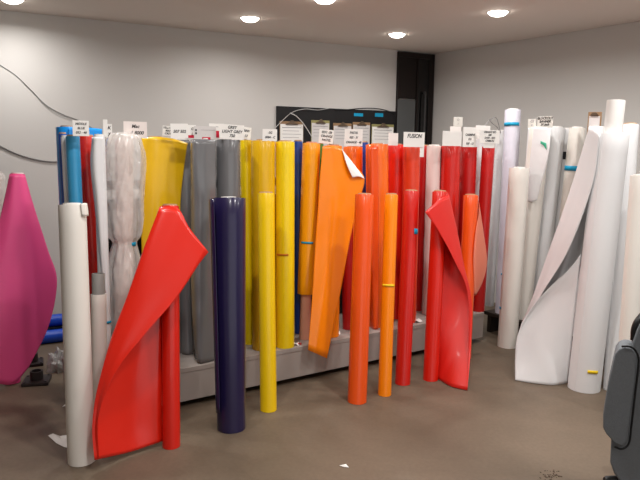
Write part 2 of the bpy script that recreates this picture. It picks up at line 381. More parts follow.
floor_roll('F10', (463.5, 360), (471, 195.5), 15, ORED, 'orange-red roll standing behind the red roll with the glossy turned-over corner', group=FG, seam=2.4)
flap('F10', [[(478, 200, .0), (479.5, 205, -.03), (479, 213, -.05)], [(477, 230, .0), (483.5, 232, -.03), (475.5, 233, -.07)],
             [(476, 262, .0), (487, 261, -.03), (473.5, 258, -.07)], [(475, 282, .0), (483, 281, -.03), (474, 279, -.06)], [(474, 296, .0), (476, 295, -.03), (474.5, 294, -.05)]], PEACH, 'curled_edge', nu=14, nv=26, label='pale peach underside of the curled edge')

# --- standing on the rack, from the blue end to the crimson end
rack_roll('R0', (68, 127.5), 22, 78, .50, BRIGHT, 'bright blue roll at the rear of the rack, behind the sky blue one', group=RG, coremat=CARD)
flap('R0', [[(68, 127.5, -.075), (84, 127.5, -.085), (102, 129, -.05)], [(70, 180, -.075), (86, 180, -.085), (103, 181, -.05)], [(74, 300, -.075), (90, 300, -.085), (104, 300, -.05)]], BRIGHT, 'loose_sheet')
rack_roll('R0b', (62.5, 134), 8, 74, .37, DEEPB, 'narrow deep blue roll at the outer end of the rack', group=RG, lean=.05)
rack_roll('R1a', (64, 137), 6, 77, .27, WHITE, 'thin white roll beside the sky blue roll', group=RG, coremat=TUBE, lean=.03)
rack_roll('R1', (72.7, 136.5), 13, 84, .17, SKY, 'sky blue roll on the rack behind the tall warm white roll', group=RG, seam=2.2)
rack_roll('R2', (85.5, 136.5), 17, 100, .29, RED, 'red roll on the rack between the sky blue roll and white sheets', group=RG, lean=.05)
rack_roll('R3', (99, 136), 11, 107, .08, WHITE, 'white roll with a hanging loose edge beside the clear-wrapped roll', group=RG, coremat=TUBE, tapes=[(.24, TAPEB, (-.9, 1.3), .014)])
flap('R3', [[(92, 137, -.02), (95, 137, -.06), (103, 137, -.06)], [(90.5, 165, -.02), (95, 165, -.06), (104, 165, -.06)], [(94, 200, -.02), (98, 200, -.06), (104.5, 200, -.06)],
            [(99, 250, -.02), (101, 250, -.05), (105, 250, -.055)], [(102, 293, -.02), (104, 293, -.04), (106, 293, -.05)]], WHITE, 'loose_sheet', nu=10)
# clear-wrapped roll
rack_roll('R4', (124, 140), 17, 125, .20, PALE, 'pale roll bagged in crinkled clear film, pinched in the middle', group=RG, coremat=TUBE, lean=.06)
def film_bag(key):
    t, B, T, r = ROLLS[key]
    ax = (T - B).normalized(); e1 = (FWD - ax * FWD.dot(ax)).normalized(); e2 = ax.cross(e1); n = 96; rows = []
    prof = [(1.035, .3), (1.03, 1.0), (1.01, 1.7), (.93, 2.2), (.82, 2.2), (.72, 2.1), (.64, 2.0), (.59, 1.75), (.56, 1.25), (.53, 1.4), (.46, 1.9), (.36, 2.2), (.22, 2.05), (.1, 2.0), (.01, 1.95)]
    ps = cr([V((f, k, 0)) for f, k in prof], 130)
    for q in ps:
        f, k = q.x, q.y; pinch = max(0, 1 - abs(f - .56) / .25); ring = []
        for i in range(n + 1):
            th = 2 * math.pi * i / n; c, s_ = math.cos(th), math.sin(th)
            R = r * k * (1 + .09 * noise.noise(V((c * 2, s_ * 2, f * 7))) + .07 * (1 - 2 * abs(noise.noise(V((c * 4, s_ * 4, f * 12))))) + .07 * pinch * math.sin(th * 11 + 2 * f))
            R = max(R, r * 1.05) if .05 < f < .995 else R
            ring.append(B.lerp(T, f) + (e1 * c + e2 * s_) * R)
        rows.append(ring)
    MB().grid(rows).build('clear_film_bag', FILM, t, smooth=True)
film_bag('R4')
tape('R4', .555, TAPEB, (.6, 1.1), .024, off=.022)
rack_roll('R5', (155, 138), 16, 162, .30, MUST, 'mustard yellow roll with a broad sheet hanging open', group=RG)
flap('R5', [[(141, 137.5, -.05), (158, 137, -.09), (174, 139, -.09), (187.5, 143, -.07)], [(140.5, 170, -.06), (157, 170, -.10), (172, 170, -.10), (184, 168, -.09)],
            [(140.5, 205, -.06), (156, 205, -.10), (170, 205, -.10), (180.5, 203, -.10)], [(142, 260, -.06), (156, 260, -.09), (168, 260, -.09), (179.5, 258, -.10)], [(146, 350, -.06), (157, 350, -.08), (167, 350, -.08), (178, 350, -.10)]], MUST, 'hanging_sheet')
rack_roll('G1', (180, 140), 18, 186, .33, GREY, 'grey roll half hidden behind the mustard sheet', group=RG, coremat=TUBE)
flap('G1', [[(176, 140.5, -.06), (184, 140.5, -.08), (190, 141, -.10)], [(180, 200, -.06), (186, 200, -.08), (191, 200, -.09)], [(181, 290, -.06), (186, 290, -.08), (190, 290, -.09)], [(182, 361, -.06), (187, 362, -.09), (193, 357, -.10)]], GREY, 'loose_sheet', wrinkle=.01)
rack_roll('G2', (203, 140), 23, 206, .13, GREY2, 'grey roll with a loose creased outer turn, middle of three grey rolls', group=RG, coremat=TUBE, wob=.04)
flap('G2', [[(190.5, 140, -.02), (194, 140, -.09), (205, 140, -.11), (215.5, 140, -.08)], [(190.5, 200, -.02), (195, 200, -.09), (205, 200, -.115), (216.5, 200, -.08)], [(191, 290, -.03), (197, 290, -.10), (206, 290, -.11), (217, 290, -.08)], [(194, 350, -.04), (199, 362, -.11), (207, 362, -.11), (219, 361, -.09)]], GREY, 'loose_outer_turn', wrinkle=.012)
rack_roll('G3', (228, 140), 24, 230, .13, GREY, 'grey roll beside the yellow rolls, behind the navy roll', group=RG, coremat=TUBE, wob=.02, seam=3.3)
rack_roll('Y1', (246, 140.5), 12, 250, .255, LEM, 'narrow lemon yellow roll next to the grey rolls', group=RG)
rack_roll('Y2', (263, 141), 23.4, 264, .11, YEL2, 'golden yellow roll on the rack behind the yellow floor roll', group=RG, seam=2.9)
rack_roll('Y3', (285, 142), 19, 285, .07, LEM, 'wide lemon yellow roll with a short strip of orange tape', group=RG, seam=3.8, tapes=[(.46, TAPEO, (-.9, .35), .014)])
rack_roll('B1', (298, 141.5), 9, 299, .30, BLUE, 'royal blue roll between the lemon yellow and amber rolls', group=RG)
rack_roll('A1', (311.5, 143.5), 17.5, 304.5, .15, AMB, 'amber roll raised on a long bare pinkish core tube', group=RG, a=.235, corer=.04, coremat=mat('pinkish core', (206, 150, 128), .7, .2), tapes=[(.50, TAPEB, (-.8, .6), .014)])
rack_roll('GN', (321, 144), 5, 318, .36, GREEN, 'thin green roll showing as a sliver beside the big orange sheet', group=RG, lean=.05)
rack_roll('O1', (353, 147), 19, 352, .34, OMID, 'orange roll behind the folded white corner of the orange sheet', group=RG)
rack_roll('O0', (333, 146), 18, 330, .12, ORG, 'orange roll whose big sheet hangs forward with a folded white corner', group=RG)
o0 = flap('O0', [[(322.5, 146.5, -.08), (332, 146, -.10), (342, 149.5, -.10)], [(321, 165, -.08), (336, 165, -.11), (354, 165, -.11)], [(319.5, 180, -.08), (338, 180, -.12), (364.5, 179, -.12)], [(318, 205, -.08), (336, 205, -.13), (358, 205, -.13)],
            [(315.5, 240, -.09), (332, 240, -.15), (350, 240, -.14)], [(312, 300, -.16), (325, 300, -.20), (339, 300, -.19)], [(308, 350, -.20), (317, 354, -.23), (327, 358.5, -.22)]], ORG, 'hanging_sheet')
flap('O0', [[(342, 149.5, -.10), (342.3, 150, -.105), (342.6, 150.5, -.11)], [(353, 163, -.115), (350, 165, -.135), (347, 165, -.14)], [(365, 179, -.125), (359, 176.5, -.15), (352.5, 177.5, -.155)]], PAPER, 'folded_corner', on=o0, nu=8, nv=14, label='white backing of the folded corner')
rack_roll('C0', (346, 150), 12, 348.5, .20, CRIM, 'dark crimson roll low behind the big orange sheet', group=RG, lean=.04, b=.62, core=(0, .62))
rack_roll('B2', (364, 142.5), 8, 364, .44, BLUE, 'royal blue roll showing between two orange rolls', group=RG, lean=.05)
rack_roll('O2', (377, 144.5), 22, 378, .16, OMID, 'orange roll on the rack behind the slim light orange one', group=RG, seam=2.8)
flap('O2', [[(367, 145, -.03), (371, 145, -.085), (378, 145, -.095)], [(368, 250, -.03), (372, 250, -.09), (379, 250, -.1)], [(370, 345, -.03), (374, 352, -.09), (378, 340, -.095)]], ORED, 'loose_outer_turn', nu=10)
rack_roll('S1', (396, 145), 18, 394, .28, REDB, 'bright red roll on the rack between an orange roll and a vermilion roll', group=RG)
rack_roll('S2', (412, 146.5), 16, 408, .12, VERM, 'vermilion roll on the rack under a large white card', group=RG)
rack_roll('S3', (424.5, 146), 9, 417.5, .36, CRIM, 'narrow dark red roll beside a pale pink roll', group=RG)
rack_roll('P1', (434, 146), 14, 429, .22, PALE, 'pale pinkish roll between dark red and red rolls', group=RG, coremat=TUBE)
rack_roll('S4', (451, 146), 19, 446, .13, SCAR, 'red roll on the rack with a blank white card on top', group=RG)
rack_roll('S5', (469, 147), 16, 463, .19, CRIM, 'crimson roll on the rack beside a white edge strip', group=RG)
rack_roll('W0', (480, 139), 8, 473, .28, WHITE, 'thin white roll between two crimson rolls', group=RG, coremat=TUBE, lean=.05)
rack_roll('S6', (488.5, 147), 12.5, 478, .075, CRIM, 'crimson roll at the last place on the rack', group=RG, tapes=[(.45, PAPER, (-.9, -.2), .04)])

# ------------------------------------------------------------------ white rolls along the plain wall
FW = Frame(gp(583, 393), dr if dr.x > 0 else -dr)
qb = gp(487, 333)
wrv = FW.v(qb)
ub = (qb - FW.o).dot(FW.u)
shelf = thing('low_shelf', FW.at(ub + 1, wrv + .3, 0), 'low dark shelf along the plain wall under the white rolls', 'shelf')
s0, s1 = ub - .05, ub + 3.0
bx(s0, s1, wrv, wrv + .6, .17, .20, FW).build('shelf_board', DWOOD, shelf, bevel=.002)
for ue in (s0 + .03, (s0 + s1) / 2, s1 - .03): bx(ue - .02, ue + .02, wrv + .04, wrv + .56, 0, .17, FW).build('support', DWOOD, shelf)
bx(s0, s1, wrv + .48, wrv + .51, 1.2, 1.27, FW).build('rail', STEEL, shelf, bevel=.002)
for ue in (s0 + .06, (s0 + s1) / 2, s1 - .06): bx(ue - .02, ue + .02, wrv + .51, wrv + .55, .20, 1.5, FW).build('post', STEEL, shelf)
def shelf_roll(key, top, wpx, xb, v, m, label, lean=.06, z=.20, **k):
    B = FW.on(xb, v, z); r = wpx * proj(B)[2] / (2 * FOC); T = FW.P(top[0], top[1], v + lean)
    return make_roll(key, B, T, r, m, label, group=WG, coremat=k.pop('coremat', TUBE), **k)
shelf_roll('W1b', (501, 131), 9, 489, wrv + .20, WHITE, 'slim white roll just beyond the last crimson roll')
shelf_roll('W1', (513, 110), 15.5, 503, wrv + .10, LILAC, 'tallest bluish white roll, with blue tape near its top', tapes=[(.93, TAPEB, (-1.2, .9), .03), (.2, TAPEB, (-.5, 1.0), .014)])
floor_roll('W2', (507, 349), (519.5, 168), 19.5, CREAM, 'shorter warm white roll on the floor in front of the bluish white one', lean=.05, F=FW, group=WG, coremat=TUBE, tapes=[(.22, TAPEB, (-1.4, -1.0), .02)])
shelf_roll('W3', (540, 128), 20, 520, wrv + .10, CREAM, 'warm white roll with a loose top sheet held by teal tape')
flap('W3', [[(528, 128, -.06), (538, 127, -.10), (551, 128, -.10)], [(526.5, 150, -.07), (537, 150, -.105), (549.5, 148, -.12)], [(525.5, 168, -.07), (535, 168, -.105), (546, 166, -.12)], [(525, 185, -.07), (533, 186, -.10), (541, 184, -.11)], [(525, 200, -.07), (531, 202, -.095), (537, 200, -.10)]], WHITE, 'loose_sheet', F=FW, nu=12)
flap('W3', [[(540.5, 141, -.117), (543, 142, -.121), (546, 143, -.124)], [(540.5, 144, -.117), (543, 145, -.121), (546.5, 150, -.125)]], TAPEG, 'tape_strip', F=FW, nu=6, nv=4)
shelf_roll('W4', (557, 127.5), 15, 537, wrv + .29, WHITE, 'plain white roll between the teal-taped roll and the blue-banded roll')
shelf_roll('W5', (577.5, 128), 15, 556, wrv + .24, CREAM, 'white roll with a broad blue band near its top', tapes=[(.80, TAPEB, (-1.5, 1.5), .04)])
shelf_roll('W5b', (568, 129), 8, 548, wrv + .39, WHITE, 'thin white roll with a small black tag')
t5, B5, T5, r5 = ROLLS['W5b']
_c = FW.P(564.5, 155.5, wrv + .33); MB().box(_c, FW.u * .014, FW.n * .003, UP * .033).build('black_tag', INK, t5)
shelf_roll('W6', (598, 127.5), 17, 572, wrv + .06, WHITE, 'white roll standing just behind the thick flapped white roll')
floor_roll('WB', (583.5, 393.5), (612.5, 134), 31.5, WHITE, 'thickest white roll with a wide unrolled flap and protruding core', lean=.12, F=FW, group=WG, coremat=TUBE, core=(0, 1.12), corer=.060, seam=2.2, tapes=[(.085, TAPEY, (.1, .75), .022)])
flap('WB', [
    [(600, 131, .04), (595, 127, .01), (589.5, 126, -.06), (593, 127, -.10), (600, 134, -.12)],
    [(592, 190, .06), (582, 188, .08), (569.5, 192, -.05), (580, 188, -.10), (592.5, 184, -.12)],
    [(583, 252, .06), (568, 250, .14), (548, 254, -.04), (557, 252, -.09), (569, 249, -.12)],
    [(578, 280, .06), (560, 285, .14), (533, 298, -.03), (538, 296, -.07), (543, 292, -.09)],
    [(574, 300, .04), (548, 312, .04), (522, 325, -.03), (523, 326, -.04), (525, 324, -.05)]], WHITE, 'unrolled_flap', F=FW)
flap('WB', [
    [(581, 254, -.03), (569, 269, -.03), (554, 283, -.03), (537, 301, -.04), (522, 322, -.05)],
    [(576, 295, -.02), (562, 298, -.0), (546, 306, -.0), (530, 318, -.02), (516.5, 340, -.05)],
    [(572, 340, -.02), (556, 342, .0), (542, 345, .0), (527, 352, -.02), (515, 360, -.05)],
    [(568, 384, -.02), (554, 385, -.01), (540, 384, -.01), (526, 382, -.03), (515, 380, -.06)]], WHITE, 'unrolled_sheet', F=FW, drop=1.15)
shelf_roll('W7', (630, 125), 17, 612, .24, WHITE, 'white roll with a brown cardboard core, behind the office chair', coremat=CARD, z=.001, lean=.2)
floor_roll('W8', (624, 420), (641, 176), 20, CREAM, 'white roll nearest the charcoal office chair', lean=.15, F=FW, group=WG, coremat=TUBE)

# ------------------------------------------------------------------ magenta roll and the clear-wrapped roll at the edge
FM = Frame(gp(14, 412), FR.u)
BM = gp(13, 382); TM = FM.P(17.5, 174, FM.v(BM) + .12)
make_roll('M1', BM, TM, .05, MAG, 'magenta roll with a broad sheet hanging open, beside the bare wall', coremat=TUBE)
flap('M1', [
    [(9.5, 174.5, -.02), (13, 174.5, -.052), (17, 174.5, -.058), (21, 174.5, -.052), (25, 175, -.02)],
    [(3, 205, -.02), (10, 205, -.06), (18, 205, -.066), (26, 205, -.06), (33.5, 205, -.03)],
    [(-8, 250, -.04), (5, 250, -.07), (20, 250, -.075), (35, 250, -.07), (48, 250, -.04)],
    [(-22, 290, -.05), (-2, 290, -.08), (20, 290, -.085), (40, 288, -.075), (57, 281, -.05)],
    [(-34, 335, -.06), (-12, 335, -.085), (10, 335, -.09), (31, 332, -.08), (49, 325, -.06)],
    [(-42, 384, -.07), (-20, 385, -.09), (-2, 384, -.09), (14, 383.5, -.085), (29, 367, -.07)]], MAG, 'hanging_sheet', F=FM)
BC = gp(-7, 364); TC = FM.P(-4, 178, FM.v(BC) + .12)
make_roll('CR', BC, TC, .035, PALE, 'roll bagged in clear film at the picture edge beside the magenta sheet', coremat=TUBE)
film_bag('CR')

# ------------------------------------------------------------------ clipboards and panel on the back wall
def rect_on(x0, y0, x1, y1, off):
    a = on_wall(x0, y0, off); b = on_wall(x1, y1, off); wv = (b - a).dot(UB); return a, wv, a.z - b.z
a, pw, ph = rect_on(276, 106, 395, 160, .002)
panel = tag(MB().box(a + UB * (pw / 2) - UP * (ph / 2) + IB * .011, UB * (pw / 2), IB * .011, UP * (ph / 2)).build('pinboard', BLACK, base=a + UB * (pw / 2) - UP * ph, bevel=.003),
            'long black board on the wall that the clipboards hang on', 'board')
for x0, y0, x1, y1 in ((354, 113, 363, 116.5), (375, 113, 383, 117)):
    b, bw, bh = rect_on(x0, y0, x1, y1, .0245)
    MB().box(b + UB * (bw / 2) - UP * (bh / 2) + IB * .001, UB * (bw / 2), IB * .001, UP * (bh / 2)).build('blue_tape', TAPEB, panel)
def text_mesh(s, size, origin, ux, uy, m, parent, bold=.0, align='CENTER', name='lettering'):
    c = bpy.data.curves.new('t', 'FONT'); c.body = s; c.size = size; c.align_x = align; c.shear = .25; c.extrude = .0004; c.offset = bold; c.space_line = .8
    o = bpy.data.objects.new('t', c); COL.objects.link(o)
    me = bpy.data.meshes.new_from_object(o.evaluated_get(bpy.context.evaluated_depsgraph_get()))
    bpy.data.objects.remove(o); bpy.data.curves.remove(c)
    nz = ux.cross(uy); off = parent_world(parent)
    mt = Matrix((ux, uy, nz)).transposed().to_4x4(); me.transform(Matrix.Translation(origin - off) @ mt)
    me.materials.clear(); me.materials.append(m)
    r = bpy.data.objects.new(name, me); COL.objects.link(r); r.parent = parent; me.name = name
    return r
def clipboard(x0, y0, x1, y1, bm, label, big):
    b, bw, bh = rect_on(x0, y0, x1, y1, .0265); bh = bw * 1.36
    c = b + UB * (bw / 2)
    t = thing('clipboard', c - UP * bh + IB * .002, label, 'clipboard', 'clipboards on the black board')
    MB().box(c - UP * (bh / 2) + IB * .004, UB * (bw / 2), IB * .002, UP * (bh / 2)).build('backing_board', bm, t, bevel=.0015)
    MB().box(c - UP * (bh / 2 + .012) + IB * .008, UB * (bw / 2 - .006), IB * .001, UP * (bh / 2 - .018)).build('paper_sheet', PAPERG if not big else PAPER, t)
    hw = bw * .27
    mb = MB().prism([c + UB * x - UP * y + IB * .01 for x, y in ((-hw, .035), (hw, .035), (hw * .8, .02), (hw * .35, .008), (hw * .2, -.012), (-hw * .2, -.012), (-hw * .35, .008), (-hw * .8, .02))], IB * .012)
    mb.build('metal_clip', CLIP, t, bevel=.002)
    for i in range(4):
        z = .065 + .035 * i; wl = bw * (.34 if i % 2 else .40)
        MB().box(c - UP * z + IB * .0095 - UB * (bw * .03 * (i % 2)), UB * wl, IB * .0004, UP * (.0022 if i else .004)).build('printed_line', GINK, t)
for args in ((279.5, 121, 303, 141, BOARD, 'clipboard first along the black board, its clip tied with white string', True), (311, 120, 329, 142, BOARDG, 'clipboard with an olive backing board, second along the black board', False),
             (333, 123, 351, 142, BOARD, 'brown clipboard in the middle of the black board, partly behind a card', False), (352.5, 122, 369.5, 142, BOARD, 'clipboard under the first blue tape on the black board', False),
             (371.5, 124, 393, 143, BOARDG, 'clipboard at the door end of the black board', True)): clipboard(*args)
def cable(name, pts, off, r, m, label):
    P = cr([on_wall(x, y, off if not isinstance(off, list) else off[i]) for i, (x, y) in enumerate(pts)], 60)
    return tag(MB().tube(P, r, 8).build(name, m, base=P[0], smooth=True), label, 'cable')
cable('wall_cable', [(-8, 60), (0, 65), (14, 74), (25, 84), (45, 104), (62, 114), (80, 121), (96, 131), (110, 145)], .005, .003, WIRE, 'thin grey wire sagging down the wall to the blue rolls')
cable('wall_cable', [(24, 83), (35, 94), (47, 107), (60, 115), (75, 120), (92, 129), (104, 142)], .010, .0022, WIRE, 'second thin wire twisted alongside the sagging grey wire')
cable('wall_cable', [(-8, 143), (0, 146), (15, 153), (30, 158), (45, 161), (60, 161.5), (80, 160)], .008, .007, WIRE, 'thicker grey cable low on the wall, ending behind the blue rolls')
cable('board_cable', [(396, 122), (394.5, 115), (388, 111), (375, 108.5), (360, 108.5), (345, 110), (335, 110)], .030, .006, WIREB, 'black cable curving along the top of the black board')
cable('board_string', [(268, 134), (276, 127), (284, 119), (293, 112), (305, 109), (318, 110), (330, 108)], .05, .003, WIREW, 'white string draped from the cards up to the black board')
cable('board_string', [(290, 113), (296, 116), (302, 122), (307, 129), (312, 137)], .06, .005, WIREW, 'short white string hanging by the first clipboard')

# ------------------------------------------------------------------ cards on the rolls
def label_card(x0, y0, x1, y1, v, lines, label, F=None, m=None, ink=None, name='label_card', tilt=0.0, extra=None, size=None):
    F = F or FR
    a = F.P(x0, y0, v); b = F.P(x1, y0, v); c = F.P(x0, y1, v)
    ux = (b - a).normalized(); ux.z = 0; ux.normalize(); uy = UP.copy(); wv = (b - a).length; hv = (a - c).length; nf = ux.cross(uy)
    if tilt: Rm = Matrix.Rotation(tilt, 3, nf); ux = Rm @ ux; uy = Rm @ uy
    cc = (F.P(x0, y0, v) + F.P(x1, y1, v)) / 2
    t = thing(name, cc - UP * hv / 2, label, 'label card', 'paper cards along the tops of the rolls')
    MB().box(cc, ux * (wv / 2), nf * .0012, uy * (hv / 2)).build('paper', m or PAPER, t, bevel=.0005)
    n = len(lines)
    if n:
        s = size or min(hv / (n + .6) * .98, wv / max(len(l) for l in lines) * 1.55)
        for i, l in enumerate(lines):
            y = hv / 2 - (i + 1) * hv / (n + .55) + .03 * s
            text_mesh(l, s, cc + uy * y + nf * .0022, ux, uy, ink or INK, t, bold=s * .02)
    for ex in (extra or []):
        fx0, fy0, fx1, fy1, em = ex
        q = cc + ux * ((fx0 + fx1 - 1) * wv / 2) + uy * ((1 - fy0 - fy1) * hv / 2)
        MB().box(q + nf * .0018, ux * ((fx1 - fx0) * wv / 2), nf * .0006, uy * ((fy1 - fy0) * hv / 2)).build('printed_block', em, t)
    return t
label_card(72.5, 120.5, 89, 136, .12, ['MIDDLE', 'BLUE', '052 - 48'], 'white card with three lines of writing above the sky blue roll')
label_card(103, 119.5, 107.5, 137, .2, [], 'narrow blank white card edge beside the clear-wrapped roll')
label_card(106, 124, 112, 138, .26, ['K', 'y'], 'little card with one mark behind the clear-wrapped roll', size=.03)
label_card(123.5, 121.5, 147, 138, .30, ['Mac', '- 1 8000'], 'wide pinkish card behind the clear-wrapped roll', m=mat('pinkish paper', (244, 234, 230), .7, .2), size=.03)
label_card(162.5, 126, 173, 136, .22, ['YELLOW', 'MAP', 'CAST'], 'small tilted card with bold writing behind the square numbered card', tilt=-.08)
label_card(170.5, 123.5, 188, 138, .10, ['507 502'], 'square white card numbered by hand above the grey rolls', tilt=.02)
label_card(188, 125, 196, 138, .18, ['C', 'L'], 'narrow white card with a red foot beside the numbered card', extra=[(0, .78, 1, 1, REDINK)], size=.022)
label_card(194, 126, 216, 139.5, .16, ['::'], 'pale grey printed card between the numbered card and the card with two grey names', m=PAPERG, extra=[(.05, .25, .12, .38, INK), (.05, .48, .12, .62, INK), (.36, .82, .74, 1, REDINK), (.3, .28, .95, .31, GINK)], size=.004)
label_card(209, 123.5, 224, 138, .22, [], 'white card with a red square, half behind the card with two grey names', extra=[(.4, .5, .66, .98, REDINK), (.1, .2, .6, .24, GINK)])
label_card(219.5, 124.5, 244, 139.5, .12, ['GREY', 'LIGHT GREY', '750'], 'wide white card naming two greys above the grey roll next to yellow', tilt=-.03)
label_card(241, 127, 251, 139.5, .20, ['RBW', '13'], 'small card above the lemon roll next to grey', tilt=-.1, size=.022)
label_card(262.5, 129, 277, 141, .10, ['-3G', '0084 - C'], 'white card with a number above the golden yellow roll')
label_card(319, 129.5, 333.5, 143.5, .18, ['0271 -58', 'ORANGE', 'PASTEL'], 'white card with three lines above the thin green sliver', tilt=-.06)
label_card(344.5, 129, 362.5, 146, .22, ['PASTEL', '035 - 36', 'ORANGE - 48'], 'white card with three lines above the orange roll by the folded corner')
label_card(388.5, 133, 398, 145.5, .22, [], 'small blank white card above the bright red roll')
label_card(403.5, 132, 424.5, 147, .02, ['FUSION', ''], 'large white card reading FUSION above the vermilion roll', size=.042)
label_card(420, 140, 424, 157, .03, [], 'narrow white strip hanging from the FUSION card')
label_card(442.5, 131, 461.5, 146, .04, [], 'blank white folded card above the red roll')
label_card(450, 126.5, 461, 133, .20, [], 'blank white slip behind the blank folded card')
label_card(453.5, 117, 462.5, 126.5, .24, ['C::', '::'], 'small square card with faint marks, highest above the red rolls', size=.025, m=mat('aged paper', (214, 212, 204), .7, .2), ink=GINK)
label_card(463, 127, 476.5, 147, .10, ['', 'CARMINE', '031', '030 - 63'], 'tall white card with three dark lines above the crimson roll', size=.026)
label_card(475.5, 125.5, 490, 139, .2, [], 'blank pale card between the two written crimson-end cards')
label_card(479.5, 130, 499.5, 143.5, .04, ['ORANGE RED', '030', 'DARK - RED', 'CRIMSON'], 'white card with four lines at the crimson end of the rack')
label_card(483.5, 141, 494.5, 148, .05, [], 'blank white slip under the four-line card')
label_card(537.5, 116.5, 553, 127.5, wrv + .1, ['BLOCKOUT', 'BANNER', '36 inch'], 'pale card with bold black writing above the teal-taped white roll', F=FW, m=mat('greyish paper', (214, 211, 204), .7, .2), size=.029)
label_card(528, 119, 536, 128, wrv + .14, ['C3', 'o'], 'small faint card beside the bold black-lettered card', F=FW, m=mat('greyish paper', (214, 211, 204), .7, .2), ink=GINK, size=.03)
# clipboard hung above the white rolls
def small_clipboard():
    v = wrv + .16; a = FW.P(588.5, 112, v); b = FW.P(602, 112, v); ux = (b - a).normalized(); wv = (b - a).length; nf = ux.cross(UP); h = .20; c = (a + b) / 2
    t = thing('clipboard', c - UP * h, 'small clipboard standing on the white rolls by the protruding core', 'clipboard')
    MB().box(c - UP * h / 2, ux * wv / 2, nf * .002, UP * h / 2).build('backing_board', BOARD, t, bevel=.001)
    MB().box(c - UP * (h / 2 + .012) + nf * .003, ux * (wv / 2 - .012), nf * .001, UP * (h / 2 - .02)).build('paper_sheet', PAPERG, t)
    MB().prism([c + ux * x - UP * y + nf * .003 for x, y in ((-wv * .3, .03), (wv * .3, .03), (wv * .15, .005), (-wv * .15, .005))], nf * .01).build('metal_clip', CLIP, t, bevel=.001)
small_clipboard()
# wire loop above the four-line card
_w = [FR.P(x, y, .3) for x, y in ((484, 126.5), (489, 121), (494, 117.5), (497, 119), (499, 126), (500.5, 133), (497, 127), (492, 123), (489.5, 119.5), (493, 118.5))]
P_ = cr(_w, 50); tag(MB().tube(P_, .0035, 8).build('wire_loop', WIRE, base=P_[0], smooth=True), 'bent grey wire loop sticking up behind the four-line card', 'wire')

# ------------------------------------------------------------------ things on the floor
def socket(x, y, s, ang, label):
    c = gp(x, y); t = thing('post_base', c, label, 'base plate', 'dark post bases on the floor')
    ux = V((math.cos(ang), math.sin(ang), 0)); uy = V((-ux.y, ux.x, 0))
    MB().box(c + UP * .012, ux * s, uy * s, UP * .012).build('base_plate', DARKBASE, t, bevel=.005)
    n = 32; prof = [(.034, .024), (.045, .024), (.045, .085), (.034, .085), (.034, .024)]
    MB().grid([[c + V((r * s / .09 * math.cos(2 * math.pi * i / n), r * s / .09 * math.sin(2 * math.pi * i / n), z)) for i in range(n + 1)] for r, z in prof]).build('socket', DARKBASE, t, smooth=True)
    for i in (-1, 1):
        for j in (-1, 1):
            q = c + ux * (s * .78 * i) + uy * (s * .78 * j) + UP * .024
            MB().tube([q, q + UP * .006], .009, 10).build('bolt', STEEL, t)
socket(37, 382, .088, .25, 'square dark base plate with a socket, in front of the other on the floor')
socket(33, 364, .075, .4, 'second dark base plate, mostly behind the magenta sheet')
def pipe(x, y, r, label, dx):
    a = FB.on(x, -(.06 + r + dx), 0) ; c = a + UP * r
    # the near end is hidden behind the white roll
    p = c + UB * .18; q = c - UB * 1.1
    t = thing('blue_roll', c - UP * r, label, 'roll', 'blue rolls lying by the wall')
    cyl(q, p, r, 0, 1, .6, inner=r * .6).build('wrapped_sheet', BPIPE, t, smooth=True)
    cyl(q, p, r * .58, 0.0, 1.006, 0, nz=2, inner=r * .5, step=0).build('core_tube', CARD, t, smooth=True)
def pipe_px(x, ytop, ybot, label, zbase):
    p = gp(x, ybot, zbase); d = (p - EYE).dot(FWD); r = (ybot - ytop) * d / (2 * FOC) ; return p, r
p1, r1 = pipe_px(56, 329, 342, '', 0)
vB = FB.v(p1)
pipe(56, 0, r1, 'blue roll lying on the floor at the foot of the wall', -vB - .06 - r1 - .0)
p2 = FB.P(56, 320, vB + .13); r2 = .048
def pipe2():
    c = FB.P(56, 320, vB + .12); r = .052
    t = thing('blue_roll', c - UP * r, 'upper blue roll lying along the wall behind the first one', 'roll', 'blue rolls lying by the wall')
    p = c + UB * .15; q = c - UB * 1.0
    cyl(q, p, r, 0, 1, .6, inner=r * .6).build('wrapped_sheet', BPIPE, t, smooth=True)
    cyl(q, p, r * .58, 0, 1.006, 0, nz=2, inner=r * .5, step=0).build('core_tube', CARD, t, smooth=True)
    b = tag(MB().box(V((c.x, c.y, (c.z - r) / 2)) - UB * .2, UB * .3, IB * .045, UP * ((c.z - r) / 2)).build('black_crate', PLASTIC, base=V((c.x, c.y, 0)) - UB * .2, bevel=.004), 'low black crate under the upper blue roll by the wall', 'crate')
pipe2()
def crumple(x, y, sx, sy, sz, m, label, name, cat):
    c = gp(x, y); rows = []
    for i in range(15):
        ph = math.pi * i / 28 * 1.0; rr = math.cos(ph * .98); z = math.sin(ph)
        ring = []
        for k in range(33):
            th = 2 * math.pi * k / 32; dv = V((math.cos(th) * rr, math.sin(th) * rr, z)); s = 1 + .45 * noise.noise(dv * 2.3 + c) + .22 * noise.noise(dv * 6 + c)
            ring.append(c + V((dv.x * sx * s, dv.y * sy * s, max(.001, dv.z * sz * s))))
        rows.append(ring)
    return tag(MB().grid(rows).build(name, m, base=c, smooth=True, thick=.0008), label, cat)
crumple(61, 369, .085, .09, .14, FILM2, 'crumpled clear plastic film on the floor behind the tall warm white roll', 'crumpled_film', 'plastic film')
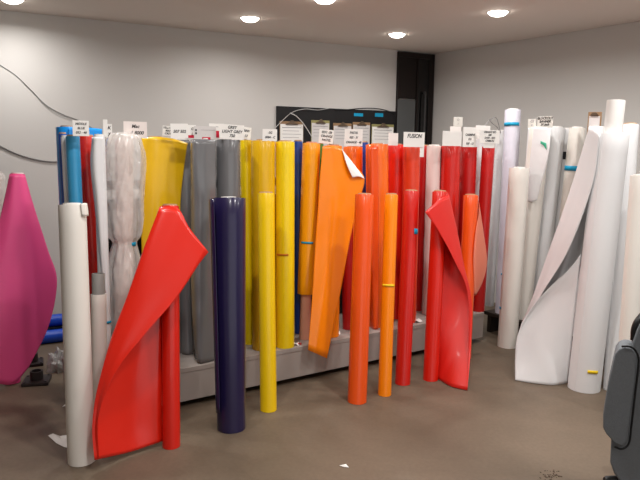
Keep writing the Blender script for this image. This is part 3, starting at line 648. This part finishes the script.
def scrap(poly, hts, label, name='paper_scrap'):
    P = [gp(x, y, h) for (x, y), h in zip(poly, hts)]; c = sum(P, V()) / len(P); base = V((c.x, c.y, 0))
    n = len(P); mb = MB(); mb.add([c + UP * .004] + P + [a.lerp(b, .5) for a, b in zip(P, P[1:] + P[:1])], [])
    for i in range(n): mb.f += [(0, 1 + i, 1 + n + i), (0, 1 + n + i, 1 + (i + 1) % n)]
    return tag(mb.build(name, PAPER, base=base, thick=.001), label, 'paper', 'paper scraps on the floor')
scrap([(48, 435.5), (53, 433.5), (60, 436), (72, 434), (74, 449), (64, 447), (56, 443)], [.005, .012, .02, .01, .003, .003, .003], 'torn white paper scrap at the foot of the tall warm white roll')
scrap([(62, 407), (67, 402.5), (72, 402), (72, 406), (66, 406)], [.004, .02, .02, .004, .004], 'small curled white scrap behind the tall warm white roll')
scrap([(339.5, 465.5), (346, 464), (349, 467.5), (344, 467)], [.004, .012, .003, .003], 'tiny white paper chip alone on the open floor')
scrap([(180, 399), (184, 394), (188, 399), (185, 402)], [.004, .02, .01, .004], 'small white scrap on the floor behind the red flap roll')
# offcuts left on the plinth
def plinth_scrap(x, v, m, label, s=.03):
    c = FR.on(x, v, PH); mb = MB(); n = 7
    pts = [c + V((math.cos(k * 6.283 / n) * s * rnd.uniform(.6, 1.2), math.sin(k * 6.283 / n) * s * rnd.uniform(.6, 1.2), .003 + .015 * (k % 2))) for k in range(n)]
    mb.add([c + UP * .012] + pts, [(0, 1 + k, 1 + (k + 1) % n) for k in range(n)])
    tag(mb.build('offcut', m, base=c, thick=.001), label, 'offcut', 'offcuts left on the plinth')
plinth_scrap(296, .05, PAPER, 'white offcut on the plinth between the lemon and amber rolls')
plinth_scrap(300, .035, CRIM, 'tiny dark red offcut on the plinth by the bare core tube', .014)
plinth_scrap(337, .12, PAPER, 'crumpled white offcut on the plinth beside the big orange sheet', .035)
plinth_scrap(417, .08, PAPER, 'white offcut on the plinth behind the plain red floor roll', .045)

# ------------------------------------------------------------------ charcoal office chair
def chair():
    F = Frame(gp(622, 560), V((1, .12, 0))); v = 0
    def pp(x, y, dv=0.0): return F.P(x, y, v + dv)
    base = gp(690, 560); base.z = 0
    t = thing('office_chair', base, 'charcoal upholstered office chair with black piping, cut off by the picture corner', 'office chair')
    dv0 = ray(612, 420); dv0 = V((dv0.x, dv0.y, 0)).normalized(); d = dv0 * .10
    body = [pp(x, y) for x, y in ((611, 441), (610, 463), (614, 474), (620, 482), (640, 500), (700, 515), (735, 490), (745, 420), (740, 340), (715, 316), (660, 312), (643, 318), (637, 330), (632, 345), (628, 380), (620, 420))]
    MB().prism(body, d).build('backrest', FABRIC, t, smooth=True, bevel=.009)
    bol = [pp(x, y, -.02) for x, y in ((615, 354), (619, 349), (625, 347.5), (632, 349), (636, 356), (636.5, 366), (634, 390), (630, 420), (627, 441), (622, 447), (614, 443), (606, 434), (603, 428), (603, 415), (608, 385))]
    MB().prism(bol, dv0 * .13).build('side_bolster', FABRIC, t, smooth=True, bevel=.006)
    sm = cr([pp(x, y, -.022) for x, y in ((622, 346.5), (629, 346.5), (635, 350), (638.5, 358), (638, 370), (635, 395), (631.5, 425), (629, 443), (622, 449), (615, 447))], 60)
    MB().tube(sm, .0042, 8).build('piping', PIPING, t, smooth=True)
    hp = cr([pp(x, y, .03) for x, y in ((635, 340), (636, 328), (641, 319), (652, 312), (690, 309))], 30)
    MB().tube(hp, .018, 12).build('grab_handle', PLASTIC, t, smooth=True)
    kn = pp(609, 480, .03); MB().tube([kn - F.u * .02, kn - F.u * .012, kn + F.u * .03, kn + F.u * .035], lambda f: .017 if .1 < f < .9 else .012, 20).build('tilt_knob', PLASTIC, t, smooth=True)
    # seat, column and star base under the picture edge
    c = (pp(680, 505) + F.n * .05); sc = V((c.x, c.y, .47)) + F.n * .34 + F.u * .32
    MB().box(sc, F.u * .25, F.n * .25, UP * .045).build('seat', FABRIC, t, bevel=.03, smooth=True)
    MB().box(V((c.x, c.y, .55)) + F.n * .10 + F.u * .2, F.u * .03, F.n * .012, UP * .13).build('back_bracket', PLASTIC, t, bevel=.004)
    MB().tube([V((sc.x, sc.y, .10)), V((sc.x, sc.y, .425))], .03, 20).build('gas_column', STEEL, t, smooth=True)
    for k in range(5):
        dv = V((math.cos(k * 1.2566 + .3), math.sin(k * 1.2566 + .3), 0)); o = V((sc.x, sc.y, 0))
        MB().tube([o + UP * .11, o + dv * .15 + UP * .10, o + dv * .28 + UP * .075], lambda f: .024 - .008 * f, 10).build('base_arm', PLASTIC, t, smooth=True)
        e = V((-dv.y, dv.x, 0)); q = o + dv * .28 + UP * .028
        MB().tube([q - e * .02, q + e * .02], .028, 20).build('caster', PLASTIC, t, smooth=True)
chair()
# dark crumbs on the floor near the chair
mb = MB()
for k in range(46):
    p = gp(rnd.gauss(551, 5.5), min(486, max(468, rnd.gauss(475, 3)))); q = rnd.uniform(.003, .008); a = rnd.uniform(0, 3)
    mb.add([p + V((q * math.cos(a + t) * rnd.uniform(.6, 1.2), q * math.sin(a + t) * rnd.uniform(.6, 1.2), .0005)) for t in (0, 1.25, 2.5, 3.8, 5)] + [p + UP * q * .5], [(i, (i + 1) % 5, 5) for i in range(5)] + [(4, 3, 2, 1, 0)])
tag(mb.build('crumbs', mat('brown grit', (72, 58, 48), .8, .2), base=gp(551, 475)), 'dark crumbs scattered on the open floor near the office chair', 'crumbs', kind='stuff')
